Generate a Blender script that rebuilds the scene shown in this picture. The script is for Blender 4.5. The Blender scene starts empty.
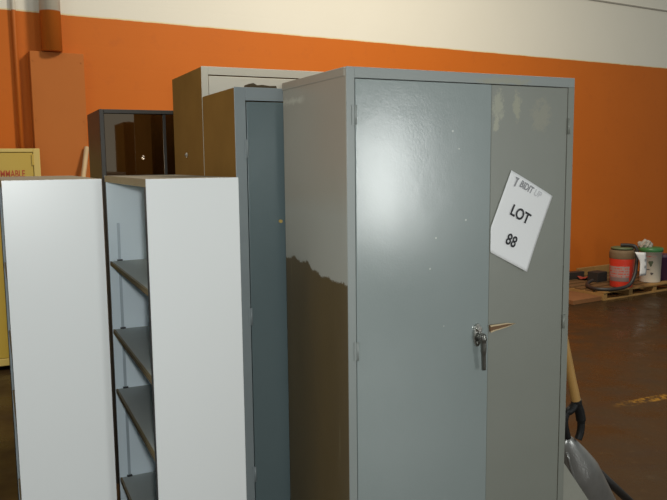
import bpy, bmesh, math, random
from mathutils import Vector, Matrix
random.seed(7)
C = bpy.context.scene.collection
S = bpy.context.scene
EYE = 1.70

# ------------------------------------------------------------------ camera
F_PX = 732.367
R = Matrix(((0.99994244, -0.00127771, -0.01065272),
            (0.01072907, 0.11908126, 0.99282654),
            (0.0, 0.99288369, -0.11908812)))      # rows: right, up, forward
cam_d = bpy.data.cameras.new('camera')
cam = bpy.data.objects.new('camera', cam_d)
C.objects.link(cam)
cam_d.sensor_fit = 'HORIZONTAL'
cam_d.sensor_width = 36.0
cam_d.lens = 36.0 * F_PX / 667.0
cam_d.clip_start = 0.05
M = Matrix.Identity(4)
for i in range(3):
    M[i][0] = R[0][i]; M[i][1] = R[1][i]; M[i][2] = -R[2][i]
M[0][3], M[1][3], M[2][3] = 0, 0, EYE
cam.matrix_world = M
S.camera = cam

# ------------------------------------------------------------------ node helpers
class NT:
    def __init__(s, name):
        s.m = bpy.data.materials.new(name); s.m.use_nodes = True
        s.t = s.m.node_tree; s.n = s.t.nodes; s.l = s.t.links
        s.b = s.n['Principled BSDF']
        s.tc = s.n.new('ShaderNodeTexCoord')
    def link(s, a, b): s.l.new(a, b)
    def noise(s, scale, detail=4, rough=.55, src='Object', vec=None, sc=None):
        nd = s.n.new('ShaderNodeTexNoise')
        nd.inputs['Scale'].default_value = scale; nd.inputs['Detail'].default_value = detail
        nd.inputs['Roughness'].default_value = rough
        v = vec or s.tc.outputs[src]
        if sc:
            mp = s.n.new('ShaderNodeMapping'); mp.inputs['Scale'].default_value = sc
            s.link(v, mp.inputs[0]); v = mp.outputs[0]
        s.link(v, nd.inputs['Vector'])
        return nd.outputs['Fac']
    def math(s, op, a, b=None, c=None):
        nd = s.n.new('ShaderNodeMath'); nd.operation = op
        for i, x in enumerate((a, b, c)):
            if x is None: continue
            if isinstance(x, (int, float)): nd.inputs[i].default_value = x
            else: s.link(x, nd.inputs[i])
        return nd.outputs[0]
    def step(s, x, lo, hi):
        nd = s.n.new('ShaderNodeMapRange'); nd.clamp = True
        s.link(x, nd.inputs[0]); nd.inputs[1].default_value = lo; nd.inputs[2].default_value = hi
        return nd.outputs[0]
    def mix(s, f, a, b):
        nd = s.n.new('ShaderNodeMix'); nd.data_type = 'RGBA'
        for i, x in ((0, f), (6, a), (7, b)):
            if isinstance(x, (int, float)): nd.inputs[i].default_value = x
            elif isinstance(x, tuple): nd.inputs[i].default_value = (*x, 1)
            else: s.link(x, nd.inputs[i])
        return nd.outputs[2]
    def sep(s, src='Object'):
        nd = s.n.new('ShaderNodeSeparateXYZ'); s.link(s.tc.outputs[src], nd.inputs[0]); return nd.outputs
    def bump(s, h, strength=.1, dist=.01):
        nd = s.n.new('ShaderNodeBump'); nd.inputs['Strength'].default_value = strength
        nd.inputs['Distance'].default_value = dist
        s.link(h, nd.inputs['Height']); s.link(nd.outputs[0], s.b.inputs['Normal'])
    def col(s, c):
        if isinstance(c, tuple): s.b.inputs['Base Color'].default_value = (*c, 1)
        else: s.link(c, s.b.inputs['Base Color'])
    def pr(s, rough=.5, metal=0., spec=.5):
        s.b.inputs['Roughness'].default_value = rough
        s.b.inputs['Metallic'].default_value = metal
        s.b.inputs['Specular IOR Level'].default_value = spec

def simple(name, c, rough=.5, metal=0., spec=.5, var=.12, nscale=6., bump=0., bscale=200.):
    t = NT(name); t.pr(rough, metal, spec)
    d = tuple(x * (1 - var) for x in c); u = tuple(min(1, x * (1 + var)) for x in c)
    t.col(t.mix(t.noise(nscale), d, u))
    if bump: t.bump(t.noise(bscale, 3), bump, .002)
    return t.m

def grey_paint(name, c, c2, rough, chips=(), chip_c=(.5, .5, .42), patches=()):
    """hand-painted grey enamel with orange-peel and small chips (positions in object space x,z)"""
    t = NT(name); t.pr(rough, 0, .5)
    base = t.mix(t.noise(3.5, 5), c, c2)
    x, y, z = t.sep()
    wob = t.noise(90, 3)
    for (px, pz, r) in chips:
        dx = t.math('SUBTRACT', x, px); dz = t.math('SUBTRACT', z, pz)
        d = t.math('SQRT', t.math('ADD', t.math('MULTIPLY', dx, dx), t.math('MULTIPLY', dz, dz)))
        d = t.math('ADD', d, t.math('MULTIPLY', t.math('SUBTRACT', wob, .5), r * 1.6))
        base = t.mix(t.step(d, r, r * .7), base, chip_c)
    wob2 = t.noise(30, 6, .8)
    for (px, pz, rx, rz, cc) in patches:
        dx = t.math('DIVIDE', t.math('SUBTRACT', x, px), rx); dz = t.math('DIVIDE', t.math('SUBTRACT', z, pz), rz)
        d = t.math('SQRT', t.math('ADD', t.math('MULTIPLY', dx, dx), t.math('MULTIPLY', dz, dz)))
        d = t.math('ADD', d, t.math('MULTIPLY', t.math('SUBTRACT', wob2, .5), 3.4))
        base = t.mix(t.math('MULTIPLY', t.step(d, 1.0, .55), .7), base, cc)
    t.col(base)
    h = t.math('ADD', t.math('MULTIPLY', t.noise(130, 2), .5), t.math('MULTIPLY', t.noise(14, 3), 1.2))
    t.bump(h, .10, .004)
    return t.m

# ------------------------------------------------------------------ mesh helpers
def box(bm, x0, x1, y0, y1, z0, z1, mi=0):
    vs = [bm.verts.new(p) for p in ((x0,y0,z0),(x1,y0,z0),(x1,y1,z0),(x0,y1,z0),(x0,y0,z1),(x1,y0,z1),(x1,y1,z1),(x0,y1,z1))]
    fs = []
    for q in ((0,3,2,1),(4,5,6,7),(0,1,5,4),(1,2,6,5),(2,3,7,6),(3,0,4,7)):
        f = bm.faces.new([vs[i] for i in q]); f.material_index = mi; fs.append(f)
    return fs

def tube(bm, pts, r, n=12, caps=True, mi=0):
    pts = [Vector(p) for p in pts]
    rs = r if isinstance(r, (list, tuple)) else [r] * len(pts)
    rings = []; up = None
    for i, p in enumerate(pts):
        d = (pts[min(i+1, len(pts)-1)] - pts[max(i-1, 0)]).normalized()
        if up is None:
            up = Vector((0, 0, 1)) if abs(d.z) < .9 else Vector((1, 0, 0))
        a = d.cross(up).normalized(); b = a.cross(d).normalized(); up = b
        rings.append([bm.verts.new(p + rs[i] * (a * math.cos(2*math.pi*k/n) + b * math.sin(2*math.pi*k/n))) for k in range(n)])
    for i in range(len(rings) - 1):
        for k in range(n):
            f = bm.faces.new((rings[i][k], rings[i][(k+1) % n], rings[i+1][(k+1) % n], rings[i+1][k])); f.smooth = True; f.material_index = mi
    if caps:
        bm.faces.new(rings[0][::-1]); bm.faces.new(rings[-1])

def lathe(bm, prof, n=40, cx=0, cy=0, mi=0, smooth=True):
    rings = []
    for r, z in prof:
        if r < 1e-5: rings.append([bm.verts.new((cx, cy, z))])
        else: rings.append([bm.verts.new((cx + r*math.cos(2*math.pi*k/n), cy + r*math.sin(2*math.pi*k/n), z)) for k in range(n)])
    for a, b in zip(rings, rings[1:]):
        for k in range(n):
            k2 = (k+1) % n
            if len(a) == 1 and len(b) == 1: continue
            if len(a) == 1: f = bm.faces.new((a[0], b[k2], b[k]))
            elif len(b) == 1: f = bm.faces.new((a[k], a[k2], b[0]))
            else: f = bm.faces.new((a[k], a[k2], b[k2], b[k]))
            f.smooth = smooth; f.material_index = mi

def prism(bm, poly, ax, a, b, mi=0):
    """polygon of 2-D points extruded along axis ax ('x','y','z') from a to b"""
    def P(u, v, w):
        return {'x': (w, u, v), 'y': (u, w, v), 'z': (u, v, w)}[ax]
    A = [bm.verts.new(P(u, v, a)) for u, v in poly]; B = [bm.verts.new(P(u, v, b)) for u, v in poly]
    n = len(poly)
    fs = [bm.faces.new(A[::-1]), bm.faces.new(B)]
    for i in range(n): fs.append(bm.faces.new((A[i], A[(i+1) % n], B[(i+1) % n], B[i])))
    for f in fs: f.material_index = mi

def spline(pts, n=8):
    pts = [Vector(p) for p in pts]; out = []
    for i in range(len(pts) - 1):
        p0 = pts[max(i-1, 0)]; p1 = pts[i]; p2 = pts[i+1]; p3 = pts[min(i+2, len(pts)-1)]
        for k in range(n):
            t = k / n
            out.append(.5 * ((2*p1) + (p2-p0)*t + (2*p0-5*p1+4*p2-p3)*t*t + (3*p1-p0-3*p2+p3)*t**3))
    out.append(pts[-1]); return out

def obj(name, bm, mats, parent=None, bevel=0., seg=2, loc=None, rotz=0.):
    bmesh.ops.recalc_face_normals(bm, faces=bm.faces)
    me = bpy.data.meshes.new(name); bm.to_mesh(me); bm.free()
    for m in (mats if isinstance(mats, (list, tuple)) else [mats]): me.materials.append(m)
    o = bpy.data.objects.new(name, me); C.objects.link(o)
    if parent: o.parent = parent
    if loc: o.location = loc
    o.rotation_euler.z = rotz
    if bevel:
        md = o.modifiers.new('bevel', 'BEVEL'); md.width = bevel; md.segments = seg; md.limit_method = 'ANGLE'
        md.angle_limit = math.radians(40)
    return o

def thing(name, label, cat, loc, rotz=0., group=None):
    o = bpy.data.objects.new(name, None); C.objects.link(o)
    o.location = loc; o.rotation_euler = (0, 0, rotz); o.empty_display_size = .1
    o['label'] = label; o['category'] = cat
    if group: o['group'] = group
    return o

def tag(o, label, cat, group=None):
    o['label'] = label; o['category'] = cat
    if group: o['group'] = group
    return o

def struct(o): o['kind'] = 'structure'; return o
def B(): return bmesh.new()
def bx(*a):
    bm = B(); box(bm, *a); return bm

def text_mesh(name, s, size, mat, parent, M, bold=0., align='CENTER', depth=.0003, sx=1., shear=0.):
    cu = bpy.data.curves.new(name, 'FONT'); cu.body = s; cu.size = size; cu.align_x = align; cu.align_y = 'CENTER'
    cu.offset = bold; cu.extrude = depth; cu.shear = shear
    t = bpy.data.objects.new(name + '_tmp', cu); C.objects.link(t)
    dg = bpy.context.evaluated_depsgraph_get(); dg.update()
    me = bpy.data.meshes.new_from_object(t.evaluated_get(dg)); me.name = name
    bpy.data.objects.remove(t); bpy.data.curves.remove(cu)
    for v in me.vertices: v.co = Vector((v.co.x * sx, v.co.y, v.co.z))
    me.transform(M)
    me.materials.clear(); me.materials.append(mat)
    o = bpy.data.objects.new(name, me); C.objects.link(o); o.parent = parent
    return o

# ------------------------------------------------------------------ setting
WP = (-0.5742, 7.9431); WYAW = 0.53721
t = NT('wall_paint'); t.pr(.6, 0, .2)
x, y, z = t.sep()
zz = t.math('ADD', z, t.math('MULTIPLY', t.math('SUBTRACT', t.noise(7, 2), .5), .012))
band = t.step(zz, 3.048, 3.052)
org = t.mix(t.noise(1.3, 5), (.54, .132, .012), (.60, .153, .016))
org = t.mix(t.math('MULTIPLY', t.step(t.noise(5, 6, .7), .56, .75), .35), org, (.42, .105, .02))
wht = t.mix(t.noise(1.1, 4), (.74, .715, .62), (.79, .765, .68))
edge = t.math('MULTIPLY', band, t.step(zz, 3.066, 3.056))
wht = t.mix(edge, wht, (.74, .64, .36))
t.col(t.mix(band, org, wht))
br = t.n.new('ShaderNodeTexBrick'); mp = t.n.new('ShaderNodeMapping'); mp.inputs['Rotation'].default_value = (math.pi/2, 0, 0)
t.link(t.tc.outputs['Object'], mp.inputs[0]); t.link(mp.outputs[0], br.inputs['Vector'])
br.inputs['Scale'].default_value = 1.0; br.inputs['Brick Width'].default_value = .4; br.inputs['Row Height'].default_value = .2
br.inputs['Mortar Size'].default_value = .008; br.inputs['Mortar Smooth'].default_value = 1.
inv = t.math('SUBTRACT', 1., br.outputs['Fac'])
t.bump(t.math('ADD', t.math('MULTIPLY', inv, .5), t.math('MULTIPLY', t.noise(60, 3), .25)), .06, .01)
M_wall = t.m
struct(obj('wall_back', bx(-7.5, 14, 0, .2, 0, 6.2), M_wall, None, 0, 2, (WP[0], WP[1], 0), WYAW))
# thin seam line across the white upper wall
M_seam = simple('seam_grey', (.36, .33, .28), .6)
struct(obj('trim_1', bx(-7.4, 13.9, -.012, .0, 3.875, 3.893), M_seam, None, 0, 2, (WP[0], WP[1], 0), WYAW))

t = NT('warehouse_floor'); t.pr(.5, 0, .12)
c = t.mix(t.noise(.9, 6, .6), (.029, .017, .008), (.050, .029, .012))
c = t.mix(t.math('MULTIPLY', t.step(t.noise(2.6, 6, .65, sc=(1, 2.2, 1)), .5, .68), .65), c, (.035, .022, .013))
c = t.mix(t.math('MULTIPLY', t.step(t.noise(14, 5, .7), .58, .75), .35), c, (.10, .062, .03))
x, y, z = t.sep()
# worn yellow lane line running along direction (0.91,0.41) through (2.03,4.95)
dl = t.math('ADD', t.math('MULTIPLY', t.math('SUBTRACT', x, 2.03), -.41), t.math('MULTIPLY', t.math('SUBTRACT', y, 4.95), .91))
al = t.math('ADD', t.math('MULTIPLY', t.math('SUBTRACT', x, 2.03), .91), t.math('MULTIPLY', t.math('SUBTRACT', y, 4.95), .41))
m = t.math('MULTIPLY', t.step(t.math('ABSOLUTE', dl), .055, .035), t.step(al, -.12, .12))
m = t.math('MULTIPLY', m, t.step(t.noise(13, 5, .75), .46, .62))
c = t.mix(t.math('MULTIPLY', m, .85), c, (.30, .16, .022))
t.col(c)
t.link(t.step(t.noise(3, 4), .2, 1.1), t.b.inputs['Roughness'])
t.bump(t.noise(35, 4), .1, .004)
struct(obj('floor', bx(-9, 14, -5, 16, -.1, 0), t.m))

# ------------------------------------------------------------------ shared materials
M_dark = simple('dark_gap', (.012, .012, .012), .8)
M_chrome = simple('worn_chrome', (.55, .54, .50), .28, 1.)
BIGCHIPS_L = ((.39,1.797,.0032),(.415,1.739,.003),(.446,1.503,.0042),(.326,1.449,.0035),(.304,1.348,.0035),(.229,1.954,.004),(.36,1.15,.002))
M_bigL = grey_paint('grey_enamel_left_door', (.238, .275, .268), (.268, .305, .298), .20, BIGCHIPS_L, (.50, .52, .49))
M_bigF = grey_paint('grey_enamel_frame', (.24, .262, .25), (.272, .295, .283), .38, (), (.5, .5, .42),
                    ((.60, 1.966, .13, .014, (.30, .29, .21)),))
M_bigR = grey_paint('grey_enamel_right_door', (.205, .213, .182), (.235, .242, .21), .38, ((.67,1.64,.006),),
                    (.5, .5, .40), ((.575, 1.885, .030, .05, (.36, .355, .27)), (.567, 1.82, .014, .03, (.38, .37, .28)), (.655, 1.88, .02, .05, (.34, .33, .24)), (.685, 1.625, .03, .01, (.45, .43, .22)), (.76, 1.85, .05, .06, (.28, .27, .21))))
# side wall of the big cabinet: grey repaint over old brown, ragged lower edge
t = NT('brown_under_grey_paint'); t.pr(.33, 0, .5)
x, y, z = t.sep()
steps = t.noise(9, 3, .6, sc=(0, 1, .3)); rag = t.noise(120, 5, .75)
zb = t.math('ADD', z, t.math('ADD', t.math('MULTIPLY', t.math('SUBTRACT', steps, .5), .07), t.math('MULTIPLY', t.math('SUBTRACT', rag, .5), .035)))
zb = t.math('ADD', zb, t.math('MULTIPLY', t.step(y, .27, .31), -.03))
grey = t.mix(t.noise(4, 4), (.345, .315, .255), (.385, .355, .295))
grey = t.mix(t.math('MULTIPLY', t.step(t.math('ADD', z, t.math('MULTIPLY', t.noise(9, 2), .04)), 1.62, 1.55), .6), grey, (.385, .39, .35))
brn = t.mix(t.noise(5, 6, .65, sc=(1, 1, .35)), (.088, .057, .019), (.135, .09, .032))
scr = t.math('MULTIPLY', t.step(t.noise(30, 3, .6, sc=(1, 1.6, .06)), .66, .72), .5)
brn = t.mix(scr, brn, (.26, .22, .13))
scf = t.step(t.math('ADD', t.math('ABSOLUTE', t.math('SUBTRACT', z, 1.915)), t.math('MULTIPLY', t.noise(25, 4, .7), .05)), .04, .025)
scf = t.math('MULTIPLY', scf, t.step(y, .30, .36))
grey = t.mix(scf, grey, (.50, .48, .40))
t.col(t.mix(t.step(zb, 1.322, 1.326), brn, grey))
t.bump(t.math('ADD', t.noise(90, 3), t.math('MULTIPLY', t.step(zb, 1.322, 1.326), .6)), .12, .002)
M_bigS = t.m

def hinge(parent, x, z0, z1, mat, w=.012):
    bm = B()
    box(bm, x - w, x - .002, -.003, .001, z0, z1)
    tube(bm, [(x, -.003, z0), (x, -.003, z1)], .0045, 10)
    obj('hinge', bm, mat, parent)

def cabinet(root, W, D, H, stile, header, ms, mf, mdl, mdr, seam, lip=0., door_y=.0, mtop=None, base=.06, gap=.004, mjamb=None):
    """welded steel two-door storage cabinet: local x along the front, y into depth, z up"""
    s = .018
    bm = B()
    box(bm, 0, s, .004, D, 0, H - .002)                       # left side
    box(bm, W - s, W, .004, D, 0, H - .002)
    box(bm, s, W - s, D - s, D, 0, H - .002)              # back
    box(bm, s, W - s, .03, D - s, H - s, H - .002)                # top
    box(bm, s, W - s, .03, D - s, base, base + s)               # bottom
    obj('body', bm, ms, root, .002)
    bm = B()
    box(bm, 0, stile, 0, .0039, 0, H)
    if mjamb is None: box(bm, W - stile, W, 0, .0039, 0, H)
    box(bm, stile, W - (stile if mjamb is None else 0), 0, .0039, H - header, H)
    box(bm, stile, W - stile, 0, .0039, 0, base)
    obj('face_frame', bm, mf, root, .0015)
    if mjamb: obj('jamb', bx(W - stile, W, 0, .0039, 0, H - header), mjamb, root, .0012)
    if lip:
        bm = B()
        box(bm, -.002, W + .002, .012, D + .003, H - lip, H)
        obj('top_cap', bm, mtop or ms, root, .0025)
    g = gap
    dl = obj('door', bx(stile + g, seam - .0008, door_y, door_y + .022, base + g, H - header - g), mdl, root, .002)
    dr = obj('door', bx(seam + .0008, W - stile - g, door_y + .0015, door_y + .022, base + g, H - header - g), mdr, root, .002)
    obj('shelf', bx(s, W - s, .04, D - s, 1.05, 1.07), mf, root)
    return dl, dr

# ------------------------------------------------------------------ the big grey cabinet
BY = 0.45463
big = thing('storage_cabinet', 'large worn grey two-door steel cabinet with the lot paper, brown paint on its side', 'cabinet', (0.0441, 2.25136, 0), BY)
dl, dr = cabinet(big, .912, .505, 1.9865, .028, .033, M_bigS, M_bigF, M_bigL, M_bigR, .546, .028, .0, M_bigS, .06, .0022, M_bigR)
dr['label'] = 'right door, browner grey with chipped paint along its top edge'
hinge(dl, .029, 1.813, 1.872, M_bigF); hinge(dl, .031, 1.075, 1.134, M_bigF); hinge(dl, .031, .25, .31, M_bigF)
for z0, z1 in ((1.79, 1.845), (1.085, 1.135), (.25, .31)):
    bm = B(); box(bm, .888, .899, -.003, .001, z0, z1); tube(bm, [(.886, -.003, z0), (.886, -.003, z1)], .0045, 10)
    obj('hinge', bm, M_bigR, dr)
# lock plate and lever on the left door
bm = B()
out = [(.495 + .017*math.cos(a), 1.105 + .040*math.sin(a)) for a in [2*math.pi*k/28 for k in range(28)]]
prism(bm, out, 'y', -.010, .0)
tube(bm, [(.497, -.009, 1.127), (.497, -.017, 1.127)], .011, 18)
tube(bm, [(.494, -.009, 1.080), (.494, -.014, 1.080)], .005, 12)
lp = obj('lock_plate', bm, M_chrome, dl, .003); lp['label'] = 'worn chrome lock plate'
bm = B()
tube(bm, [(.500, -.008, 1.100), (.502, -.030, 1.100)], .014, 18)
tube(bm, spline([(.500, -.025, 1.108), (.504, -.028, 1.085), (.507, -.026, 1.04), (.512, -.022, .985)], 6),
     [.013]*6 + [.010]*6 + [.0078]*7, 14)
lv = obj('handle', bm, simple('worn_grey_metal', (.22, .22, .20), .35, .9), dl); lv['label'] = 'grey metal lever pointing down'
# wooden sliver wedged in the door seam
bm = B()
prism(bm, [(.5465, 1.134), (.550, 1.108), (.566, 1.112), (.658, 1.1285), (.62, 1.133)], 'y', -.007, -.001)
w = obj('wedge', bm, simple('raw_wood', (.15, .075, .03), .6), None, .0015, 2, big.location, BY)
tag(w, 'thin brown wedge sticking out of the door seam beside the lock handle', 'wedge')
bm = B()
prism(bm, [(.5465, 1.134), (.549, 1.128), (.62, 1.1305), (.658, 1.1285), (.62, 1.1345)], 'y', -.010, -.0071)
prism(bm, [(.5505, 1.1075), (.566, 1.1115), (.62, 1.1195), (.658, 1.1285), (.62, 1.1222), (.566, 1.1155), (.5505, 1.113)], 'y', -.010, -.0071)
e = obj('split_edge', bm, simple('pale_wood', (.55, .43, .26), .6), w); e['label'] = 'pale split edges of the wedge'

# lot paper
M_paper = simple('paper', (.80, .80, .80), .6, 0, .3, .02)
M_ink = simple('ink', (.015, .015, .018), .6)
M_ink2 = simple('grey_ink', (.28, .28, .29), .6); M_ink3 = simple('pale_ink', (.58, .58, .59), .6)
paper = thing('paper_sign', 'white LOT 88 paper sheet stuck aslant on the right cabinet door', 'sign', big.matrix_basis @ Vector((.632, -.001, 1.666)) , BY)
paper.location = Matrix.Translation(big.location) @ Matrix.Rotation(BY, 4, 'Z') @ Vector((.632, -.001, 1.49))
poly = [(.0, .176), (.187, .082), (.072, -.181), (-.0845, -.105), (-.0848, -.010)]
bm = B()
# sheet with a slight curl at the lower right: fan of a fine grid clipped by the polygon
N = 22
P4 = [Vector((0, .176)), Vector((.187, .082)), Vector((.072, -.181)), Vector((-.115, -.087))]
grid = {}
for i in range(N + 1):
    for j in range(N + 1):
        u, v = i / N, j / N
        p = P4[0] + (P4[1] - P4[0]) * u + (P4[3] - P4[0]) * v
        yy = -.002 - .007 * (u ** 2) * (v ** 3) - .003 * (1 - v) * math.sin(u * math.pi)
        grid[i, j] = bm.verts.new((max(p.x, -.0846), yy, p.y))
for i in range(N):
    for j in range(N):
        q = [grid[i, j], grid[i+1, j], grid[i+1, j+1], grid[i, j+1]]
        if len({(round(v.co.x, 5), round(v.co.z, 5)) for v in q}) < 3: continue
        f = bm.faces.new(q); f.smooth = True
bmesh.ops.remove_doubles(bm, verts=bm.verts, dist=1e-5)
bmesh.ops.delete(bm, geom=[v for v in bm.verts if not v.link_faces], context='VERTS')
sh = obj('sheet', bm, M_paper, paper)
md = sh.modifiers.new('solid', 'SOLIDIFY'); md.thickness = .0003
ang = math.atan2(-.094, .187)
def on_paper(x, z, dy=-.0065):
    # text plane: local X -> along the sheet's top edge, text Y -> up, facing -y
    return Matrix.Translation((x, dy, z)) @ Matrix.Rotation(-ang, 4, 'Y') @ Matrix.Rotation(math.pi/2, 4, 'X')
text_mesh('lettering', 'LOT', .053, M_ink, sh, on_paper(.039, .021), .0013, sx=.90)
text_mesh('number', '88', .055, M_ink, sh, on_paper(.002, -.068), .0010, sx=.86)
lg = text_mesh('logo', 'BIDIT', .034, M_ink2, sh, on_paper(.064, .1165), .0009, sx=.76, shear=.15)
text_mesh('logo', 'UP', .032, M_ink3, sh, on_paper(.114, .092), .0006, sx=.85, shear=.15)
bm = B()
ca, sa = math.cos(ang), math.sin(ang)
def lp_(u, v, o=(.020, .141)): return (o[0] + u*ca - v*sa, o[1] + u*sa + v*ca)
prism(bm, [lp_(-.010, .010), lp_(.010, .012), lp_(.006, .003), lp_(.004, -.022), lp_(-.001, -.022), lp_(-.001, .004)], 'y', -.0062, -.0058)
obj('logo_mark', bm, M_ink2, sh)

# ------------------------------------------------------------------ blue-grey cabinet behind
M_brown = simple('brown_enamel', (.28, .150, .042), .65, 0, .0, .2, 4)
M_blue = grey_paint('blue_grey_enamel', (.105, .145, .155), (.14, .185, .19), .36)
M_blueS = simple('blue_grey_stile', (.25, .285, .295), .4, 0, .5, .1, 9)
blue = thing('storage_cabinet', 'narrow-looking dark blue-grey steel cabinet with brown side, between white bookcase and grey cabinet', 'cabinet', (-.3485, 2.66, 0), BY)
bd = cabinet(blue, .914, .402, 1.9706, .042, .047, M_brown, M_blueS, M_blue, M_blue, .457, 0, .003)
hinge(bd[0], .044, 1.72, 1.785, M_blueS, .010); hinge(bd[0], .044, .49, .55, M_blueS, .010); hinge(bd[0], .044, 1.1, 1.165, M_blueS, .010)
bm = B(); tube(bm, [(.168, -.008, 1.483), (.168, .004, 1.483)], .0065, 12)
k = obj('rivet', bm, simple('brass', (.62, .42, .12), .4, .2), bd[0]); k['label'] = 'small brass rivet'
bm = B()
pr = [(.068, 0), (.07, .016), (.085, .02), (.10, .012), (.12, .014), (.15, .011), (.175, .012), (.178, 0)]
prism(bm, pr, 'y', .03, .09)
o = obj('wood_scrap', bm, simple('dark_wood_scrap', (.075, .05, .022), .8), None, .002, 2, blue.location + Vector((0, 0, 1.9706)), BY)
tag(o, 'thin brown scrap lying on top of the blue-grey cabinet', 'wood scrap')

# ------------------------------------------------------------------ tall beige cabinet
M_beige = simple('beige_enamel', (.70, .67, .56), .45, 0, .4, .06, 3)
M_beigeD = simple('pale_beige_door', (.76, .73, .62), .4, 0, .5, .05, 2)
TY = .445
tan = thing('storage_cabinet', 'tallest cabinet at the back, beige front and brown side', 'cabinet', (-.5522, 3.17, 0), TY)
td = cabinet(tan, .914, .525, 2.1099, .030, .034, M_brown, M_beige, M_beigeD, M_beigeD, .457, 0, .008)
bm = B(); tube(bm, [(-.004, .285, 1.74), (.001, .285, 1.74)], .012, 14); tube(bm, [(-.009, .285, 1.74), (-.003, .285, 1.74)], .006, 12)
k = obj('side_bolt', bm, M_chrome, tan); k['label'] = 'small shiny bolt on the brown side'

# ------------------------------------------------------------------ low black cabinet with mirror-dark glass front
M_black = simple('black_steel', (.030, .028, .024), .45, 0, .4, .2, 5)
t = NT('smoked_glass'); t.pr(.03, 1.0, .5); t.col(t.mix(t.noise(2, 2), (.28, .21, .15), (.31, .235, .17))); M_smoke = t.m
KY = .44
blk = thing('display_cabinet', 'black metal cabinet with dark reflecting front, farthest back against the orange wall', 'cabinet', (-1.1739, 3.75, 0), KY)
W, D, H = .914, .48, 1.9785
bm = B(); s = .018
box(bm, 0, s, .004, D, 0, H); box(bm, W - s, W, .004, D, 0, H); box(bm, s, W - s, D - s, D, 0, H)
box(bm, s, W - s, .02, D - s, H - s, H); box(bm, s, W - s, .02, D - s, .05, .05 + s)
obj('body', bm, M_black, blk, .002)
bm = B()
box(bm, 0, .022, 0, .03, 0, H); box(bm, W - .022, W, 0, .03, 0, H); box(bm, .022, W - .022, 0, .03, H - .02, H); box(bm, .022, W - .022, 0, .03, 0, .07)
obj('face_frame', bm, simple('black_steel_frame', (.055, .050, .042), .4), blk, .002)
for x0, x1, yy in ((.024, .330, .008), (.326, .890, .016)):
    g = obj('glass_door', bx(x0, x1, yy, yy + .006, .072, H - .022), M_smoke if x0 < .1 else M_smoke, blk)
    g['label'] = 'smoked glossy glass door'
bm = B(); box(bm, .320, .334, .004, .008, .072, H - .022)
obj('door_stile', bm, M_black, blk)

# ------------------------------------------------------------------ white bookcases
M_white = simple('white_laminate', (.76, .775, .77), .33, 0, .5, .015, 2, .03, 60)
M_inner = simple('grey_blue_lining', (.76, .86, .92), .45, 0, .4, .05, 2)
M_std = simple('grey_shelf_track', (.46, .53, .58), .4, .2)
M_edge = simple('dark_edge_band', (.03, .028, .030), .5)
M_ply = simple('tan_chipboard', (.34, .26, .15), .7, 0, .3, .2, 25)
M_plyt = simple('grey_tan_board_top', (.24, .205, .15), .7, 0, .3, .15, 12)
M_shelf = simple('dark_grey_shelf', (.43, .46, .445), .5, 0, .4, .1, 4)
M_edge2 = simple('tan_shelf_edge', (.22, .165, .085), .5, 0, .4, .2, 20)
def bookcase(label, loc, yaw):
    W, D, H, T, tt = .9131, .305, 1.6531, .030, .026
    r = thing('bookcase', label, 'bookcase', loc, yaw, 'white bookcases seen from the side')
    TN = T
    for near in (1, 0):
        bm = B(); T = TN if near else .017
        if near:
            box(bm, 0, D, 0, .004, 0, H, 0)
            box(bm, .002, D, .004, T - .002, 0, H - tt, 0); box(bm, .002, D, T - .002, T, 0, H - tt, 1)
        else:
            box(bm, 0, D, W - .004, W, 0, H, 0)
            box(bm, .002, D, W - T + .002, W - .004, 0, H - tt, 0); box(bm, .002, D, W - T, W - T + .002, 0, H - tt, 1)
        p = obj('side_panel', bm, [M_white, M_inner], r, .0012)
        bm = B()
        if near: box(bm, -.001, .002, .0045, T, .0, H - tt)
        else: box(bm, -.001, .002, W - T, W - .0045, .0, H - tt)
        e = obj('edge_band', bm, M_edge, p); e['label'] = 'dark front edge band'
        for xx in (.045, .25):
            bm = B()
            y0 = T if near else W - T - .003
            box(bm, xx - .006, xx - .003, y0, y0 + .003, .15, 1.45); box(bm, xx + .003, xx + .006, y0, y0 + .003, .15, 1.45)
            box(bm, xx - .003, xx + .003, y0 + (.0 if near else .002), y0 + (.001 if near else .003), .15, 1.45)
            obj('shelf_standard', bm, M_std, r)
    TF = .017
    bm = B(); box(bm, 0, D, .0042, W - .0042, H - tt, H - .001, 0); box(bm, .003, D - .003, .006, W - .006, H - .001, H, 1)
    o = obj('top_panel', bm, [M_ply, M_plyt], r); o['label'] = 'tan chipboard top'
    obj('back_panel', bx(D - .006, D - .001, TN, W - TF, .05, H - tt), M_inner, r)
    for z in (1.286, .986, .718, .310):
        sh = obj('shelf', bx(.012, D - .008, TN + .0035, W - TF - .0035, z - .018, z), M_shelf, r, .001)
        e = obj('shelf_edge', bx(.004, .012, TN + .0035, W - TF - .0035, z - .018, z), M_edge2, sh); e['label'] = 'tan front edge strip'
        for yy in (TN + .004, W - TF - .0125):
            for xx in (.045, .25):
                obj('shelf_clip', bx(xx - .011, xx + .011, yy, yy + .012, z, z + .006), M_edge, sh)
    obj('plinth', bx(.03, D - .008, TN, W - TF, 0, .08), M_white, r)
    obj('bottom_panel', bx(.004, D - .008, TN, W - TF, .08, .1), M_shelf, r)
    return r
bookcase('white bookcase in the middle showing its dark shelves through the open front', (-.5904, 2.3206, 0), .43638)
bookcase('white bookcase at the far left, a plain white side in front of the yellow cabinet', (-1.0456, 2.3204, 0), .4373)

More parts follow.
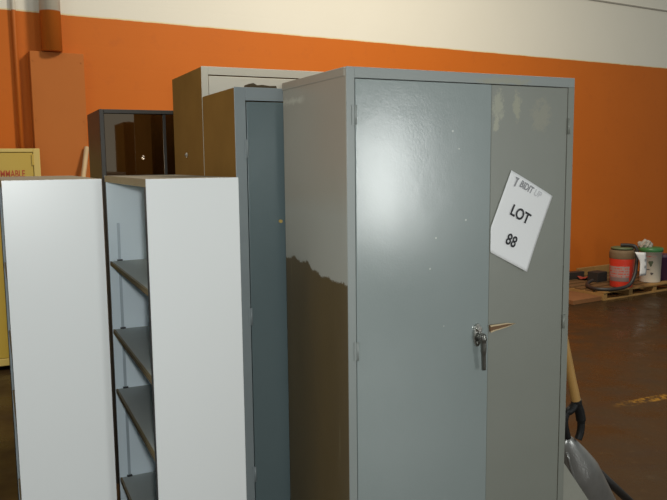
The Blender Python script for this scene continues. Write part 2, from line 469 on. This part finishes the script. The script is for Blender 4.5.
# ------------------------------------------------------------------ yellow flammables cabinet
M_yel = simple('yellow_enamel', (.62, .43, .07), .4, 0, .4, .06, 2)
M_yel2 = simple('pale_yellow_enamel', (.72, .54, .16), .4, 0, .4, .06, 3)
yr = thing('safety_cabinet', 'yellow steel safety cabinet with red lettering at the left edge of the scene', 'cabinet', (-2.7521, 5.9574, 0), .44)
W0, W1, D, H = -.72, .366, .45, 1.838
bm = B(); s = .02
box(bm, W0, W0 + s, .005, D, .04, H); box(bm, W1 - s, W1, .005, D, .04, H); box(bm, W0 + s, W1 - s, D - s, D, .04, H)
box(bm, W0 + s, W1 - s, .03, D - s, H - s, H); box(bm, W0 + s, W1 - s, .03, D - s, .04, .06)
obj('body', bm, M_yel, yr, .003)
bm = B()
box(bm, W0, W0 + .052, 0, .03, .04, H); box(bm, W1 - .052, W1, 0, .03, .04, H); box(bm, W0 + .052, W1 - .052, 0, .03, H - .03, H); box(bm, W0 + .052, W1 - .052, 0, .03, .04, .1)
obj('face_frame', bm, M_yel2, yr, .004)
mid = (W0 + W1) / 2
da = obj('door', bx(W0 + .056, mid - .002, .004, .028, .104, H - .034), M_yel, yr, .003)
db = obj('door', bx(mid + .002, W1 - .056, .004, .028, .104, H - .034), M_yel, yr, .003)
bm = B(); box(bm, W1 - .064, W1 - .05, -.004, .004, 1.70, 1.79); obj('hinge', bm, M_yel, db, .002)
bm = B(); tube(bm, [(mid + .06, -.03, 1.0), (mid + .06, -.03, 1.16)], .010, 12); box(bm, mid + .045, mid + .075, -.03, .004, 1.06, 1.10)
obj('handle', bm, M_edge, db)
for fx in (W0 + .05, W1 - .05):
    for fy in (.06, D - .06):
        bm = B(); lathe(bm, [(0, 0), (.022, 0), (.018, .04), (0, .04)], 16, fx, fy); obj('foot', bm, M_edge, yr)
M_red = simple('red_lettering', (.50, .075, .02), .5)
text_mesh('lettering', 'FLAMMABLE', .080, M_red, db, Matrix.Translation((.245, .0032, 1.630)) @ Matrix.Rotation(math.pi/2, 4, 'X'), .0015, 'RIGHT', .0006, .62)

# ------------------------------------------------------------------ things on the wall
WR = Matrix.Translation((WP[0], WP[1], 0)) @ Matrix.Rotation(WYAW, 4, 'Z')
def wl(x, y, z): return WR @ Vector((x, y, z))
def two_tone(name, split):
    t = NT(name); t.pr(.45, 0, .35)
    x, y, z = t.sep()
    t.col(t.mix(t.step(z, split - .004, split + .004), t.mix(t.noise(3, 4), (.52, .13, .014), (.58, .155, .020)), (.62, .58, .48)))
    return t.m
dp = thing('downpipe', 'fat vertical pipe on the wall, orange below and white above', 'pipe', wl(-2.286, -.105, 0), WYAW)
bm = B(); tube(bm, [(0, 0, 2.704), (0, 0, 6.0)], .088, 36)
obj('pipe', bm, two_tone('downpipe_paint', 3.05), dp)
bm = B(); tube(bm, [(0, 0, 4.2), (0, 0, 4.26)], .102, 36); box(bm, -.13, .13, .085, .104, 4.2, 4.26)
obj('bracket', bm, M_seam, dp)
M_orange = simple('orange_paint', (.47, .145, .028), .6, 0, .2, .05, 3)
cp = thing('cover_panel', 'flat orange box panel on the wall below the fat pipe', 'panel', wl(-2.245, -.004, 0), WYAW)
obj('panel', bx(-.23, .23, -.10, .0, .02, 2.70), M_orange, cp, .004)
for zz in (.3, .9, 1.5, 2.1, 2.62):
    for xx in (-.205, .205):
        bm = B(); tube(bm, [(xx, -.104, zz), (xx, -.0995, zz)], .008, 10)
        obj('screw', bm, M_orange, cp)
cd = thing('conduit', 'thin vertical conduit on the orange wall, left of the fat pipe', 'pipe', wl(-2.575, -.03, 0), WYAW)
bm = B(); tube(bm, [(0, 0, .3), (0, 0, 6.0)], .018, 18); obj('pipe', bm, two_tone('conduit_paint', 3.05), cd)
for zz in (.8, 3.6, 5.2):
    obj('strap', bx(-.05, .05, -.027, .027, zz, zz + .03), two_tone('strap_paint', 3.05 if zz < 3.05 else .1), cd, .003)
bm = B()
sp0, sp1 = Vector((-2.44, -.60, .008)), Vector((-2.033, -.130, 1.863))
d = (sp1 - sp0)
for a, b_ in ((0, 1),):
    tube(bm, [sp0, sp1], .022, 4)
o = obj('wood_strip', bm, simple('pale_lumber', (.55, .42, .25), .7, 0, .3, .15, 20), None, 0, 2, (WP[0], WP[1], 0), WYAW)
tag(o, 'thin pale wooden strip leaning against the orange wall panel beside the black cabinet', 'wood strip')

# ------------------------------------------------------------------ pallet with buckets
PY = .548
PO = Vector((3.2608, 8.7063, 0))
M_pal = simple('pallet_wood', (.30, .17, .055), .75, 0, .3, .25, 9)
M_pald = simple('dark_pallet_wood', (.14, .075, .028), .8, 0, .3, .25, 9)
pal = thing('pallet', 'low wooden pallet on the floor by the orange wall, carrying the buckets', 'pallet', PO, PY)
for i in range(7):
    y0 = .0 + i * .165
    obj('deck_board', bx(0, 1.50, y0, y0 + .12, .088, .108), M_pal if i in (0, 6) else M_pald, pal, .003)
for xx in (0, .48, .96, 1.43):
    obj('stringer', bx(xx, xx + .07, .01, 1.10, .02, .088), M_pal, pal, .003)
for y0 in (.0, .5, .99):
    obj('bottom_board', bx(0, 1.50, y0, y0 + .11, .0, .02), M_pal, pal, .003)
PR = Matrix.Translation(PO) @ Matrix.Rotation(PY, 4, 'Z')
PZ = .108
def pl(x, y, z=PZ): return PR @ Vector((x, y, z))
RT = R.transposed()
def px_on(u, v, z):
    """point of the plane height z seen in the photograph at (u, v)"""
    r = RT @ Vector(((u - 333.5) / F_PX, -(v - 250) / F_PX, 1.0)); k = (z - EYE) / r.z
    return Vector((r.x * k, r.y * k, z))
def back(p, d):
    h = Vector((p.x, p.y, 0)).normalized(); return Vector((p.x + h.x*d, p.y + h.y*d, p.z))

rb = thing('bucket', 'red bucket with a grey label and a hanging white tag', 'bucket', pl(.52, .16), 0)
bm = B(); lathe(bm, [(0, 0), (.132, 0), (.135, .01), (.150, .40), (.150, .41), (.145, .41), (.130, .02), (0, .02)], 44)
t = NT('red_pail_plastic'); t.pr(.35, 0, .5); t.col(t.mix(t.noise(5), (.52, .035, .02), (.62, .05, .025))); obj('pail', bm, t.m, rb)
bm = B()
def arc_sheet(bm, r0, r1, z0, z1, a0, a1, n=20, th=.002):
    for i in range(n):
        t0 = a0 + (a1 - a0)*i/n; t1 = a0 + (a1 - a0)*(i+1)/n
        pts = []
        for r_off in (0, th):
            for (a, z, r) in ((t0, z0, r0), (t1, z0, r0), (t1, z1, r1), (t0, z1, r1)):
                pts.append(bm.verts.new(((r + r_off)*math.cos(a), (r + r_off)*math.sin(a), z)))
        for q in ((0,1,2,3),(4,5,6,7),(0,1,5,4),(1,2,6,5),(2,3,7,6),(3,0,4,7)):
            f = bm.faces.new([pts[k] for k in q]); f.smooth = False
AF = math.radians(-110)      # direction from the buckets to the photographer
arc_sheet(bm, .1385, .1455, .08, .27, AF - 1.25, AF + .65)
t = NT('printed_label'); t.pr(.5)
x, y, z = t.sep()
lines = t.step(t.math('SINE', t.math('MULTIPLY', z, 190)), .1, .3)
words = t.step(t.noise(55, 2, .5, sc=(1, 1, .3)), .46, .52)
mk = t.math('MULTIPLY', t.math('MULTIPLY', lines, words), t.step(z, .12, .13))
t.col(t.mix(mk, t.mix(t.step(z, .135, .125), (.36, .24, .22), (.20, .14, .13)), (.50, .06, .03)))
lb = obj('label', bm, t.m, rb); lb['label'] = 'grey printed label'
bm = B(); lathe(bm, [(.1505, .36), (.153, .37), (.153, .43), (.145, .465), (.10, .47), (0, .472)], 44)
o = obj('wrap', bm, simple('dirty_brown_cover', (.16, .11, .06), .7, 0, .3, .3, 14), rb); o['label'] = 'dirty brown cover over the rim'
bm = B(); lathe(bm, [(0, .473), (.125, .473), (.138, .478), (.138, .495), (.12, .50), (0, .50)], 44)
o = obj('lid', bm, simple('dull_green_lid', (.10, .13, .06), .5), rb); o['label'] = 'dull green lid'
# white tag hanging on the red bucket
tg = thing('paper_tag', 'white paper tag hanging between the red bucket and the white bucket', 'tag', pl(.53, -.105, 0), PY - .05)
bm = B()
N = 8
rows = []
for j in range(N + 1):
    v = j / N; z = .575 - .30 * v
    wv = -.012*math.sin(v*2.6)
    x0 = -.085 + .06*min(1, v*2.4); x1 = .085 + .01*v
    if v < .42: x0 = -.115 + .09*(v/.42)
    rows.append([bm.verts.new((x0 + (x1 - x0)*k/4, wv - .008*math.sin(k/4*3.1), z - (.02*k/4*(1-v)))) for k in range(5)])
for a, b_ in zip(rows, rows[1:]):
    for k in range(4): f = bm.faces.new((a[k], a[k+1], b_[k+1], b_[k])); f.smooth = True
sh2 = obj('sheet', bm, M_paper, tg); md = sh2.modifiers.new('solid', 'SOLIDIFY'); md.thickness = .002
obj('print', bx(.035, .070, -.026, -.0235, .46, .485), M_ink2, sh2); obj('print', bx(.04, .066, -.024, -.0215, .37, .40), M_ink2, sh2)

wb = thing('bucket', 'white bucket with a green lid and coloured fruit print', 'bucket', pl(1.135, .19), 0)
bm = B(); lathe(bm, [(0, 0), (.125, 0), (.128, .01), (.137, .39), (.146, .392), (.146, .402), (.137, .405), (.122, .02), (0, .02)], 44)
obj('pail', bm, simple('white_pail_plastic', (.62, .58, .49), .4, 0, .5, .05), wb)
bm = B(); lathe(bm, [(.149, .398), (.151, .40), (.151, .443), (.140, .450), (0, .45)], 44)
o = obj('lid', bm, simple('green_lid', (.035, .16, .045), .4), wb); o['label'] = 'green snap-on lid'
def print_patch(name, c, a, da, z0, z1):
    bm = B(); n = 16; cz = (z0 + z1)/2
    ring = []
    for k in range(n):
        th = 2*math.pi*k/n; w = .8 + .2*math.sin(3*th + a*7)
        aa = AF + a + da*w*math.cos(th); z = cz + (z1 - z0)/2*w*math.sin(th); r = .128 + (.137 - .128)*(z - .01)/.38 + .0012
        ring.append(bm.verts.new((r*math.cos(aa), r*math.sin(aa), z)))
    r = .128 + .009*(cz - .01)/.38 + .0018
    c0 = bm.verts.new((r*math.cos(AF + a), r*math.sin(AF + a), cz))
    for k in range(n): bm.faces.new((c0, ring[k], ring[(k+1) % n]))
    o = obj(name, bm, c, wb); return o
M_rp = simple('red_print', (.35, .04, .035), .5); M_gp = simple('dark_green_print', (.06, .075, .04), .5); M_bp = simple('dark_print', (.07, .055, .05), .5)
print_patch('print', M_rp, -.62, .22, .21, .30); print_patch('print', M_gp, -.02, .25, .21, .30)
print_patch('print', M_bp, .10, .17, .10, .14); print_patch('print', M_bp, -.35, .40, .165, .18); print_patch('print', M_rp, -.15, .85, .335, .35)
# crumpled clear plastic on the white bucket
bm = B(); bmesh.ops.create_icosphere(bm, subdivisions=3, radius=1)
for v in bm.verts:
    n_ = 1 + .22*math.sin(9*v.co.x + 3*v.co.y) * math.cos(7*v.co.y + 5*v.co.z)
    v.co = Vector((v.co.x*.10*n_, v.co.y*.07*n_, max(0, v.co.z + .2)*.075*n_))
o = obj('plastic_bag', bm, simple('grey_film', (.36, .33, .28), .25, 0, .6, .2, 20), None, 0, 2, pl(1.10, .25, PZ + .4505), .4)
tag(o, 'crumpled clear plastic lying on the green bucket lid', 'bag')
# purple pail, only its edge in frame
pb = thing('bucket', 'purple bucket cut by the right edge of the photo', 'bucket', pl(1.40, .20), 0)
bm = B(); lathe(bm, [(0, 0), (.105, 0), (.118, .30), (.126, .302), (.126, .315), (.118, .32), (.10, .02), (0, .02)], 40); obj('pail', bm, simple('purple_plastic', (.10, .045, .12), .4), pb)
bm = B(); lathe(bm, [(.128, .31), (.128, .335), (.12, .34), (0, .34)], 40); obj('lid', bm, simple('dark_purple_lid', (.06, .035, .07), .4), pb)

# black hose draped from the red bucket
HP = [pl(.49, .16, PZ + .524), pl(.53, .07, PZ + .528), pl(.55, -.005, PZ + .512), pl(.56, -.025, PZ + .43), pl(.55, -.03, PZ + .32), pl(.50, -.045, PZ + .17), pl(.41, -.045, PZ + .06),
      pl(.28, -.025, PZ + .026), pl(.10, .0, PZ + .024), pl(.0, .12, PZ + .024), pl(.06, .28, PZ + .024), pl(.18, .40, PZ + .035), pl(.30, .42, PZ + .06)]
bm = B(); tube(bm, spline(HP, 10), .022, 14)
tag(obj('rubber_hose', bm, simple('black_rubber', (.022, .021, .020), .5)), 'black rubber hose looping from the red bucket down onto the pallet', 'hose')
# junk on the left half of the pallet
bm = B(); box(bm, 0, .20, 0, .16, 0, .13); o = obj('carton', bm, simple('black_carton', (.02, .018, .016), .6), None, .006, 2, pl(.50, .50), PY + .05)
tag(o, 'small black box on the pallet behind the hose', 'box')
bm = B(); box(bm, 0, .75, 0, .05, 0, .11)
o = obj('lumber', bm, M_pal, None, .003, 2, pl(.72, .985), PY); tag(o, 'tan board lying along the back edge of the pallet', 'board')
bm = B(); box(bm, -.2, .16, -.05, .05, 0, .095)
o = obj('dark_board', bm, M_black, None, .004, 2, pl(.50, .90), PY - .04); tag(o, 'dark flat board on the pallet behind the small red rag', 'board')
bm = B(); bmesh.ops.create_grid(bm, x_segments=14, y_segments=10, size=.11)
for v in bm.verts:
    v.co.z = .030 + .018*math.sin(22*v.co.x + 5*v.co.y)*math.cos(31*v.co.y); v.co.y *= .6
o = obj('rag', bm, simple('red_cloth', (.30, .04, .02), .8), None, 0, 2, pl(.60, .76), PY); o.modifiers.new('solid', 'SOLIDIFY').thickness = .006
for p in o.data.polygons: p.use_smooth = True
tag(o, 'small crumpled red rag on the pallet left of the black box', 'rag')
bm = B(); box(bm, -.5, 0, 0, .55, 0, .055)
o = obj('cardboard', bm, simple('brown_cardboard', (.20, .09, .035), .8, 0, .2, .25, 6), None, .004, 2, pl(-.01, .03, 0), PY)
tag(o, 'flattened brown cardboard stack on the floor beside the pallet', 'cardboard')

# ------------------------------------------------------------------ scoop, board and rod leaning on the right of the big cabinet
M_alu = simple('scuffed_aluminium', (.25, .25, .24), .33, .6, .5, .3, 14, .15, 50)
BR = Matrix.Translation(big.location) @ Matrix.Rotation(BY, 4, 'Z')
sc = thing('scoop_shovel', 'aluminium scoop shovel with wooden handle leaning right of the big grey cabinet', 'shovel', big.location, BY)
bm = B(); tube(bm, spline([(1.066, .10, .735), (1.020, .10, .90), (.975, .10, 1.06), (.940, .10, 1.19)], 5), [.0185]*3 + [.017]*12 + [.014], 18)
o = obj('handle', bm, simple('varnished_ash', (.42, .24, .075), .4, 0, .5, .2, 14), sc); o['label'] = 'varnished wooden handle'
bm = B()
tube(bm, spline([(1.062, .10, .755), (1.068, .10, .735), (1.082, .10, .705), (1.092, .10, .66), (1.090, .10, .62), (1.078, .10, .59)], 6), [.0205]*6+[.019]*12+[.015]*13, 16)
tube(bm, spline([(1.064, .10, .745), (1.040, .10, .722), (1.016, .10, .708), (1.006, .10, .67), (1.024, .10, .605)], 6), [.017]*12 + [.013]*13, 14)
o = obj('socket', bm, simple('black_steel_socket', (.008, .008, .008), .55, 0, .3), sc); o['label'] = 'black forked socket'
# scoop blade: curved trough along an axis running down to the floor
A0, A1 = Vector((1.026, .115, .610)), Vector((1.42, .16, .012))
ax = (A1 - A0).normalized(); side = Vector((ax.z, 0, -ax.x)).normalized()   # points up-right in the picture
if side.x < 0: side = -side
nrm = ax.cross(side).normalized()
if nrm.y > 0: nrm = -nrm
bm = B(); rows = []
NL, NC = 26, 22
for i in range(NL + 1):
    s_ = i / NL
    wid = .066 * min(1., (max(s_, 0) / .30) ** .6) + .004
    row = []
    for k in range(NC + 1):
        a = -1.75 + 3.5 * k / NC
        off = side * (wid * math.sin(a) * (1.0 if a > 0 else 1.45)) + nrm * (wid * .75 * (math.cos(a)) )
        p = A0 + (A1 - A0) * s_ + off
        p.z = max(p.z, .003)
        row.append(bm.verts.new(p))
    rows.append(row)
for a, b_ in zip(rows, rows[1:]):
    for k in range(NC): f = bm.faces.new((a[k], a[k+1], b_[k+1], b_[k])); f.smooth = True
o = obj('blade', bm, M_alu, sc); md = o.modifiers.new('solid', 'SOLIDIFY'); md.thickness = .004
o['label'] = 'scuffed aluminium blade'
bm = B()
pts = [r_[6].co.copy() for r_ in []]
for kk in (5,):
    q = []
    for i in range(2, NL):
        s_ = i / NL; wid = .066 * min(1., (s_ / .30) ** .6) + .004; a = -1.75 + 3.5*kk/NC
        q.append(A0 + (A1 - A0)*s_ + side*(wid*math.sin(a)*1.45) + nrm*(wid*.75*math.cos(a) + .003))
    tube(bm, q, .006, 8)
obj('rib', bm, M_alu, o)
# pale sheet in front
bm = B()
d0, d1 = Vector((.921, .035, .575)), Vector((1.352, .045, .004))
ax2 = (d1 - d0).normalized(); sd = Vector((-ax2.z, 0, ax2.x)); sd = -sd if sd.x > 0 else sd
q = [d0, d1, Vector((d1.x - .30, d1.y, .004)), Vector((.9185, .035, .36)), Vector((.9185, .035, .57))]
A = [bm.verts.new(p) for p in q]; Bv = [bm.verts.new(p + Vector((0, .008, 0))) for p in q]
bm.faces.new(A); bm.faces.new(Bv[::-1])
for i in range(5): bm.faces.new((A[i], A[(i+1) % 5], Bv[(i+1) % 5], Bv[i]))
o = obj('sheet_metal', bm, simple('pale_grey_sheet', (.33, .33, .28), .5, .1, .5, .12, 8), None, .0015, 2, big.location, BY)
tag(o, 'pale grey metal sheet leaning beside the big cabinet in front of the scoop', 'sheet')
bm = B(); tube(bm, [(1.11, .22, .547), (1.70, .22, .018)], .018, 14)
o = obj('iron_bar', bm, simple('black_iron', (.014, .013, .012), .5), None, 0, 2, big.location, BY)
tag(o, 'black bar leaning behind the aluminium scoop at the bottom right', 'bar')

# ------------------------------------------------------------------ light
wd = bpy.data.worlds.new('hall_ambient'); S.world = wd; wd.use_nodes = True
wd.node_tree.nodes['Background'].inputs[0].default_value = (.80, .86, .84, 1)
wd.node_tree.nodes['Background'].inputs[1].default_value = .31

def area(name, loc, target, sx, sy, power, col):
    l = bpy.data.lights.new(name, 'AREA'); l.shape = 'RECTANGLE'; l.size = sx; l.size_y = sy; l.energy = power; l.color = col
    o = bpy.data.objects.new(name, l); C.objects.link(o); o.location = loc
    o.rotation_euler = (Vector(target) - Vector(loc)).to_track_quat('-Z', 'Y').to_euler()
    return o
# high-bay lamps over the hall
area('high_bay_lamp', (2.0, 4.8, 5.6), (2.0, 6.0, 0), 1.6, .6, 290, (1, .88, .71))
area('high_bay_lamp', (-3.2, 1.5, 5.6), (-3.2, 2.2, 0), 1.6, .6, 35, (1, .88, .70))
# tall window behind the photographer to the right, mirrored in the cabinet door
def refl_point(u, v, dist):
    r = (RT @ Vector(((u - 333.5)/F_PX, -(v - 250)/F_PX, 1.0))).normalized()
    n = Vector((math.sin(BY), -math.cos(BY), 0)); P0 = big.location
    k = (Vector((P0.x, P0.y, 0)).dot(n)) / Vector((r.x, r.y, 0)).dot(n)
    hit = Vector((0, 0, EYE)) + r * k
    rr = r - 2 * r.dot(n) * n
    return hit + rr * dist, hit
p, hit = refl_point(382, 178, 7.0)
area('window_daylight', p, hit, 0.45, 1.4, 72, (.97, 1.0, .98))
# camera flash beside the lens
fl = bpy.data.lights.new('camera_flash', 'POINT'); fl.energy = 98; fl.shadow_soft_size = .04; fl.color = (.97, 1.0, .98)
fo = bpy.data.objects.new('camera_flash', fl); C.objects.link(fo); fo.location = (.05, -.02, EYE + .06)

S.view_settings.view_transform = 'Standard'; S.view_settings.look = 'None'
S.view_settings.exposure = 0.17; S.view_settings.gamma = 1.0; S.view_settings.use_curve_mapping = False
